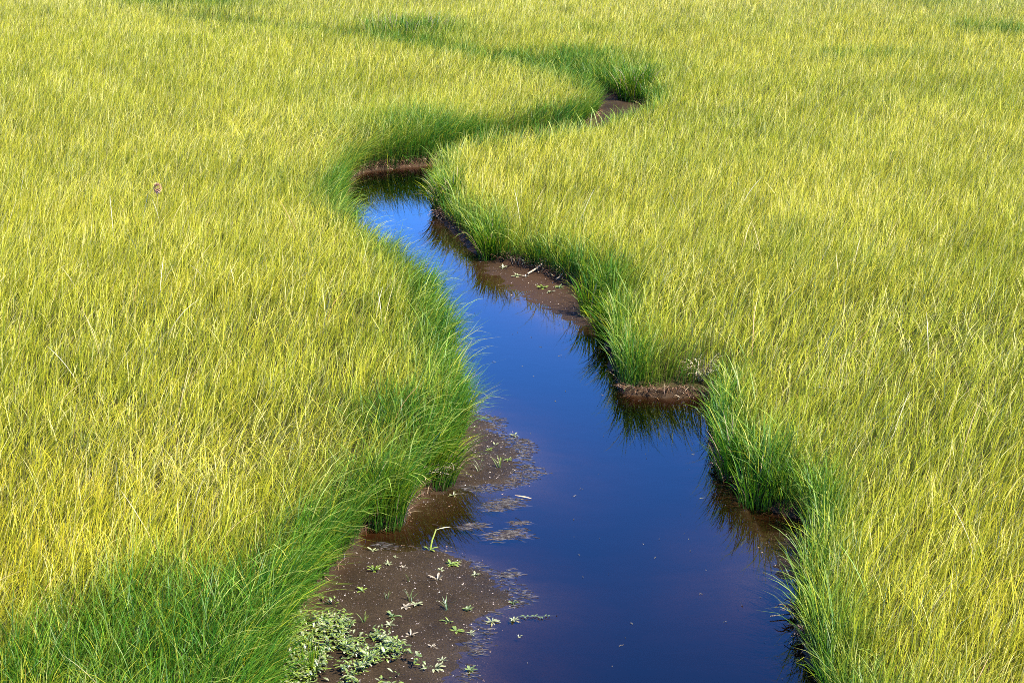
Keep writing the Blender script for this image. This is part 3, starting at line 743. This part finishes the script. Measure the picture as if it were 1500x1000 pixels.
# ------------------------------------------------------------------ low broad-leaved ground cover at the foot of the left bank
COVER = [((-1.351, 11.244), 0.16, 120), ((-1.391, 10.878), 0.2, 160), ((-1.397, 10.485), 0.25, 200), ((-0.664, 10.630), 0.12, 70), ((-0.845, 11.085), 0.10, 50), ((-1.225, 10.878), 0.28, 300), ((-1.116, 11.138), 0.24, 260), ((-1.002, 10.828), 0.20, 200), ((-1.143, 10.485), 0.32, 260), ((-0.897, 10.878), 0.16, 120), ((-1.155, 11.576), 0.15, 110), ((-1.181, 11.353), 0.14, 90), ((-0.812, 10.929), 0.12, 70), ((-0.740, 10.828), 0.10, 50), ((-0.854, 10.581), 0.18, 130), ((-1.323, 10.581), 0.3, 180), ((-1.210, 10.116), 0.4, 250), ((-0.910, 10.206), 0.3, 160)]
pts = []
for (cx, cy), r_, n_ in COVER:
    for k in range(int(n_ * 2.0)):
        a = random.random() * 6.28; d = r_ * math.sqrt(random.random()) * random.uniform(0.5, 1.15)
        if vnoise(np.array([(cx + d * math.cos(a)) * 9]), np.array([(cy + d * math.sin(a)) * 9]), 44)[0] < -0.1: continue
        xx, yy = cx + d * math.cos(a), cy + d * math.sin(a)
        z0 = float(vnoise(np.array([xx * 4]), np.array([yy * 4]), 6)[0]) * 0.03 + 0.05 * max(0, 1 - d / r_) + random.uniform(0.015, 0.085)
        tone = random.choice((FRESH, FRESH, FRESH, SAGE, PALE))
        L_ = random.uniform(0.018, 0.052); v = random.uniform(0.6, 1.2)
        pts.append(leaf(L_, L_ * random.uniform(0.28, 0.42), random.random() * 6.28, random.uniform(-0.1, 1.0), [c * v for c in tone[0]], [c * v for c in tone[1]], random.uniform(0.2, 1.0), (xx, yy, z0)))
V, T, Q, C = join(pts)
tag(obj('ground_cover', mesh_from('ground_cover', V, T, Q, MAT_LEAF, C)), 'carpet of small grey-green leaves at the foot of the left bank', 'ground cover', kind='stuff')

# ------------------------------------------------------------------ long arching sedge leaves that hang over the mud and the water
n = 1900
q = bank_points(n, lambda x, y: np.where((x < 0.4) & (y < 24), 1.0, 0.30) * (11 / np.maximum(y, 9))**0.5, -0.45, 0.45)
s_, nx2, ny2 = sdf(BANKC, q[:, 0], q[:, 1], True)
out = s_ > 0.03
q, nx2, ny2, s_ = q[out], nx2[out], ny2[out], s_[out]
n = len(q)
zz, _ = height(q[:, 0], q[:, 1])
a = rng.normal(size=n) * 0.8
dx = nx2 * np.cos(a) - ny2 * np.sin(a) + 0.25; dy = nx2 * np.sin(a) + ny2 * np.cos(a)
h = np.hypot(dx, dy) + 1e-6
v = (0.7 + 0.6 * rng.random(n))[:, None]
ct = lerp(np.tile(np.array((0.16, 0.30, 0.02)), (n, 1)), np.tile(np.array((0.42, 0.42, 0.09)), (n, 1)), rng.random(n)) * v
right = q[:, 0] > 0.4
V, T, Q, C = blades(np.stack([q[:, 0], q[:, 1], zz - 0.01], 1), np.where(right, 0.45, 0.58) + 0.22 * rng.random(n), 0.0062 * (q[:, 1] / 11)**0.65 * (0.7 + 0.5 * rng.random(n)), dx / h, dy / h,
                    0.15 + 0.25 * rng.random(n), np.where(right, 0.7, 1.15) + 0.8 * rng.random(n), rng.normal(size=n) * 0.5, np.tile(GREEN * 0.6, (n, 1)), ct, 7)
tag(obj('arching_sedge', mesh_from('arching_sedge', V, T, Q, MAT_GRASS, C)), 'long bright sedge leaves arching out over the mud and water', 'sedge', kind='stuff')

# ------------------------------------------------------------------ dry flowering stems standing or lying among the grass
x, y = scatter(4.5, 9.0, 24.0, 1.2)
s_ = sdf(BANKC, x, y)
k = (s_ > 0.5) & (fbm(x * 0.9, y * 0.9, 67) > -0.05)
x, y = x[k], y[k]; n = len(x)
zz, _ = height(x, y)
a = 0.3 + 1.1 * rng.normal(size=n)
dc = np.array([(0.62, 0.50, 0.22), (0.50, 0.36, 0.12), (0.66, 0.58, 0.34), (0.40, 0.22, 0.07)])[rng.integers(0, 4, n)]
V, T, Q, C = blades(np.stack([x, y, zz + 0.05], 1), 0.46 + 0.16 * rng.random(n), 0.0042 * (y / 11)**0.5 * (0.8 + 0.6 * rng.random(n)), np.cos(a), np.sin(a), 0.15 + 0.5 * rng.random(n), 0.2 + 1.3 * rng.random(n)**2, rng.normal(size=n), dc * 0.5, dc * 0.72, 6, 1.2)
tag(obj('dry_stems', mesh_from('dry_stems', V, T, Q, MAT_DEAD, C)), 'pale dry stems scattered among the yellow-green meadow grass', 'dry grass', kind='stuff')

# ------------------------------------------------------------------ tussocks one can pick out along the banks
def tussock(xy, r_, n_, L_, label, tone='green', lean=(0.3, 0.0), spread=0.45, dead=0.06, wid=None, grp='sedge tussocks along the stream', curlm=0.7, cat='sedge'):
    a = rng.random(n_) * 6.283; d = r_ * np.sqrt(rng.random(n_))
    bx, by = d * np.cos(a), d * np.sin(a)
    zz, _ = height(xy[0] + bx, xy[1] + by)
    z0 = float(np.median(zz))
    lx = lean[0] + bx / r_ * spread + rng.normal(size=n_) * 0.25; ly = lean[1] + by / r_ * spread + rng.normal(size=n_) * 0.25
    h = np.hypot(lx, ly) + 1e-6
    L = L_ * (0.55 + 0.55 * rng.random(n_))
    th0 = np.clip(0.08 + 0.30 * h * rng.random(n_), 0, 0.9); curl = np.clip(curlm + 0.4 * rng.normal(size=n_), 0.1, 2.2)
    W = (wid or 0.0058 * (xy[1] / 11)**0.7) * (0.7 + 0.6 * rng.random(n_))
    if tone == 'green':
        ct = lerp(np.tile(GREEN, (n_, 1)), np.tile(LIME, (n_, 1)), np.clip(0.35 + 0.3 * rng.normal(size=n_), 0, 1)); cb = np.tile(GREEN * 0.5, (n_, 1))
    elif tone == 'dark':
        ct = lerp(np.tile(GREEN, (n_, 1)), np.tile(LIME, (n_, 1)), np.clip(0.15 + 0.2 * rng.normal(size=n_), 0, 1)); cb = np.tile(GREEN * 0.5, (n_, 1))
    else:
        ct = np.tile(np.array((0.52, 0.46, 0.30)), (n_, 1)); cb = np.tile(np.array((0.30, 0.22, 0.12)), (n_, 1))
    m = rng.random(n_) < dead
    ct[m] = (0.40, 0.30, 0.16); cb[m] = (0.22, 0.14, 0.07)
    v = (0.75 + 0.5 * rng.random(n_))[:, None]
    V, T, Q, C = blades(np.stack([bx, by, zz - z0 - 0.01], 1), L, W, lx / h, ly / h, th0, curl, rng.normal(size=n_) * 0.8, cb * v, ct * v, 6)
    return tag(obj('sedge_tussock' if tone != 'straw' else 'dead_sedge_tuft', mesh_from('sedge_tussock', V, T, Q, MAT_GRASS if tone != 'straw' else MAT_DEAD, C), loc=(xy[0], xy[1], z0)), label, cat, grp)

tussock((-0.956, 13.196), 0.15, 230, 0.50, 'upright bright sedge tussock standing in shallow brown water between the two left mud flats', lean=(0.15, -0.1))
tussock((-0.605, 14.047), 0.14, 220, 0.55, 'arching sedge tussock over the dead straw tangle on the left bank', lean=(0.7, -0.2), curlm=1.1)
tussock((-0.498, 14.144), 0.05, 16, 0.40, 'few loose pale green blades drooping onto the upper mud flat', lean=(0.5, -0.6), curlm=1.5)
tussock((1.939, 13.640), 0.16, 170, 0.42, 'dark sedge tussock on the right bank where the water bends in below the turf ledge', tone='dark', lean=(0.1, -0.15))
tussock((1.783, 14.242), 0.10, 150, 0.45, 'sedge tussock above the dark root knot on the right bank', tone='dark', lean=(-0.2, -0.1))
tussock((2.355, 35.767), 0.30, 420, 0.72, 'big lit green tussock behind the bare mud hollow at the far bend', lean=(0.2, -0.1), wid=0.011)
tussock((1.023, 18.417), 0.12, 180, 0.50, 'sedge tussock on the left corner of the turf ledge, leaning over the water', lean=(-0.6, -0.1), curlm=1.0)
tussock((-0.269, 22.194), 0.14, 200, 0.50, 'sedge tussock at the left end of the right mud shore', lean=(-0.1, -0.1))
tussock((0.892, 19.475), 0.14, 220, 0.50, 'sedge tussock at the right end of the right mud shore', lean=(0.1, -0.2))
tussock((-0.895, 25.050), 0.18, 260, 0.55, 'tangled sedge tussock at the tip of the grassy point by the pale blue water', lean=(-0.4, -0.3), curlm=1.0, dead=0.15)
tussock((-2.446, 45.354), 1.1, 380, 0.66, 'dark grey-green tussock in the middle of the far meadow', tone='green', lean=(0.2, 0), wid=0.012, dead=0.2)
tussock((1.803, 16.813), 0.09, 110, 0.26, 'bleached straw-coloured tuft at the right end of the turf ledge', tone='straw', lean=(0, -0.4), curlm=1.6, cat='dead grass', grp='dead tufts on the banks')
tussock((-1.251, 10.504), 0.05, 40, 0.28, 'upright green sedge clump growing out of the leafy ground cover', lean=(0.05, 0), curlm=0.2)

# ------------------------------------------------------------------ reed, sticks, leaves, seed head
def tube(points, radii, c0, c1, sides=6):
    P = np.array(points, float); V = []; C = []
    for i, p in enumerate(P):
        d = P[min(i + 1, len(P) - 1)] - P[max(i - 1, 0)]; d /= np.linalg.norm(d) + 1e-9
        u = np.cross(d, (0.3, 0.2, 0.93)); u /= np.linalg.norm(u) + 1e-9; v = np.cross(d, u)
        for k in range(sides):
            a = 6.2832 * k / sides
            V.append(p + (u * math.cos(a) + v * math.sin(a)) * radii[i]); t = i / (len(P) - 1)
            C.append([c0[j] * (1 - t) + c1[j] * t for j in range(3)])
    Q = [(i * sides + k, i * sides + (k + 1) % sides, (i + 1) * sides + (k + 1) % sides, (i + 1) * sides + k) for i in range(len(P) - 1) for k in range(sides)]
    return np.array(V), np.zeros((0, 3), int), np.array(Q), np.array(C)

def empty(name, xy, z=0.0):
    o = bpy.data.objects.new(name, None); col.objects.link(o); o.location = (xy[0], xy[1], z); o.empty_display_size = 0.05
    return o

def part(name, pts, parent, mat=MAT_LEAF):
    V, T, Q, C = join(pts)
    return obj(name, mesh_from(name, V, T, Q, mat, C), parent=parent)

reed = tag(empty('bent_reed', (-0.606, 12.671)), 'single green reed with its top snapped over, at the head of the big mud flat', 'reed')
part('stalk', [tube([(0, 0, -0.03), (0.02, 0, 0.08), (0.05, 0, 0.165)], [0.006, 0.006, 0.005], (0.30, 0.40, 0.03), (0.45, 0.48, 0.10))], reed)
part('snapped_tip', [leaf(0.11, 0.016, 0.1, 0.30, (0.50, 0.50, 0.20), (0.62, 0.58, 0.36), 0.2, (0.05, 0, 0.163))], reed)
for az_ in (0.4, 2.5, -1.0):
    part('leaf', [leaf(0.07, 0.018, az_, 0.6, FRESH[0], FRESH[1], 0.7, (0.004, 0, 0.005))], reed)

def stick(a, b, r_, label, z=0.03, name='fallen_stalk', c=((0.42, 0.33, 0.20), (0.55, 0.45, 0.30)), cat='stalk', lift=0.03):
    ax, ay = a; bx, by = b
    pts = [(0, 0, 0), ((bx - ax) * 0.35 + 0.004, (by - ay) * 0.35, lift * 0.3), ((bx - ax) * 0.7 - 0.004, (by - ay) * 0.7, lift * 0.75), (bx - ax, by - ay, lift)]
    V, T, Q, C = tube(pts, [r_, r_ * 0.95, r_ * 0.85, r_ * 0.6], c[0], c[1])
    return tag(obj(name, mesh_from(name, V, T, Q, MAT_DEAD, C), loc=(ax, ay, z)), label, cat)
stick((0.185, 21.224), (0.477, 21.680), 0.009, 'long straight pale stalk fallen from the sedge onto the right mud shore', z=0.05, lift=0.09)
stick((0.516, 20.918), (0.617, 21.121), 0.008, 'short pale stick at the foot of the sedge on the right mud shore', z=0.06)
stick((1.897, 11.497), (1.730, 11.453), 0.005, 'thin dark twig curving over the water from the right bank near the bottom', z=0.02, lift=0.0, c=((0.05, 0.03, 0.02), (0.10, 0.07, 0.04)), name='drooping_twig', cat='twig')

fl = leaf(0.15, 0.022, -0.45, 0.04, (0.50, 0.33, 0.12), (0.62, 0.42, 0.20), 0.1, (0, 0, 0.008), 0.15)
put('floating_leaf', [fl], (0.022, 13.810), 'pale orange blade-shaped leaf floating at the edge of a weed mat', 'leaf', z=0.006)

# tangle of dead straw
tg = []
for k in range(34):
    a = random.random() * 6.28; r_ = random.uniform(0.03, 0.10); ph = random.random() * 6.28; cx, cy = random.uniform(-0.12, 0.14), random.uniform(-0.08, 0.08)
    arc = random.uniform(1.2, 3.4); n_ = 7
    P = [(cx + r_ * math.cos(ph + arc * i / n_) * 1.5, cy + r_ * 0.8 * math.sin(ph + arc * i / n_), 0.03 + 0.06 * math.sin(math.pi * i / n_) * random.uniform(0.4, 1.0) + 0.02 * (k % 3)) for i in range(n_ + 1)]
    c_ = random.choice(((0.40, 0.32, 0.20), (0.50, 0.42, 0.28), (0.22, 0.14, 0.07)))
    tg.append(tube(P, [0.0035] * (n_ + 1), c_, [q * 0.8 for q in c_], 4))
put('dead_straw_tangle', tg, (-0.671, 14.047), 'looped tangle of dead straw on the mud at the foot of the left bank', 'dead grass', mat=MAT_DEAD)

# dark root knots poking from the right bank
for xy, r_, lab in (((1.760, 14.442), 0.10, 'dark root knot at the waterline below the turf ledge'), ((1.909, 11.486), 0.08, 'upper dark root knot on the lower right bank'), ((1.933, 11.106), 0.09, 'lower dark root knot on the lower right bank'), ((-0.950, 24.770), 0.12, 'dark reddish root knot at the tip of the grassy point')):
    tg = []
    for k in range(46):
        a = random.uniform(0, 6.28); L_ = r_ * random.uniform(0.6, 1.3)
        b0 = (random.uniform(-1, 1) * r_ * 0.7, random.uniform(-1, 1) * r_ * 0.5, random.uniform(0.0, 0.06))
        P = [(b0[0] + math.cos(a) * L_ * t, b0[1] + math.sin(a) * L_ * t, b0[2] + 0.03 * math.sin(3 * t)) for t in (0, 0.33, 0.66, 1.0)]
        c_ = random.choice(((0.05, 0.025, 0.015), (0.10, 0.05, 0.03), (0.16, 0.10, 0.06)))
        tg.append(tube(P, [0.007, 0.006, 0.004, 0.002], c_, c_, 4))
    put('root_knot', tg, xy, lab, 'roots', 'root knots on the banks', MAT_DEAD, z=0.02)

# brown seed head standing in the left meadow
sh = tag(empty('seed_head_plant', (-4.532, 23.129), 0.2), 'lone pinkish-brown seed head standing above the grass in the left meadow', 'wildflower')
part('stem', [tube([(0, 0, 0), (0.02, 0, 0.28), (0.03, 0, 0.52)], [0.006, 0.005, 0.004], (0.2, 0.22, 0.04), (0.35, 0.28, 0.10))], sh)
tg = []
for k in range(90):
    zf = 1 - 2 * (k + 0.5) / 90; a = k * 2.39996; rr = math.sqrt(1 - zf * zf)
    tg.append(leaf(0.038, 0.018, a, math.asin(zf) * 0.9, (0.14, 0.05, 0.03), (0.42, 0.22, 0.14), 0.3, (0.03 + 0.026 * rr * math.cos(a), 0.026 * rr * math.sin(a), 0.51 + 0.04 * zf)))
part('seed_head', tg, sh, MAT_DEAD)
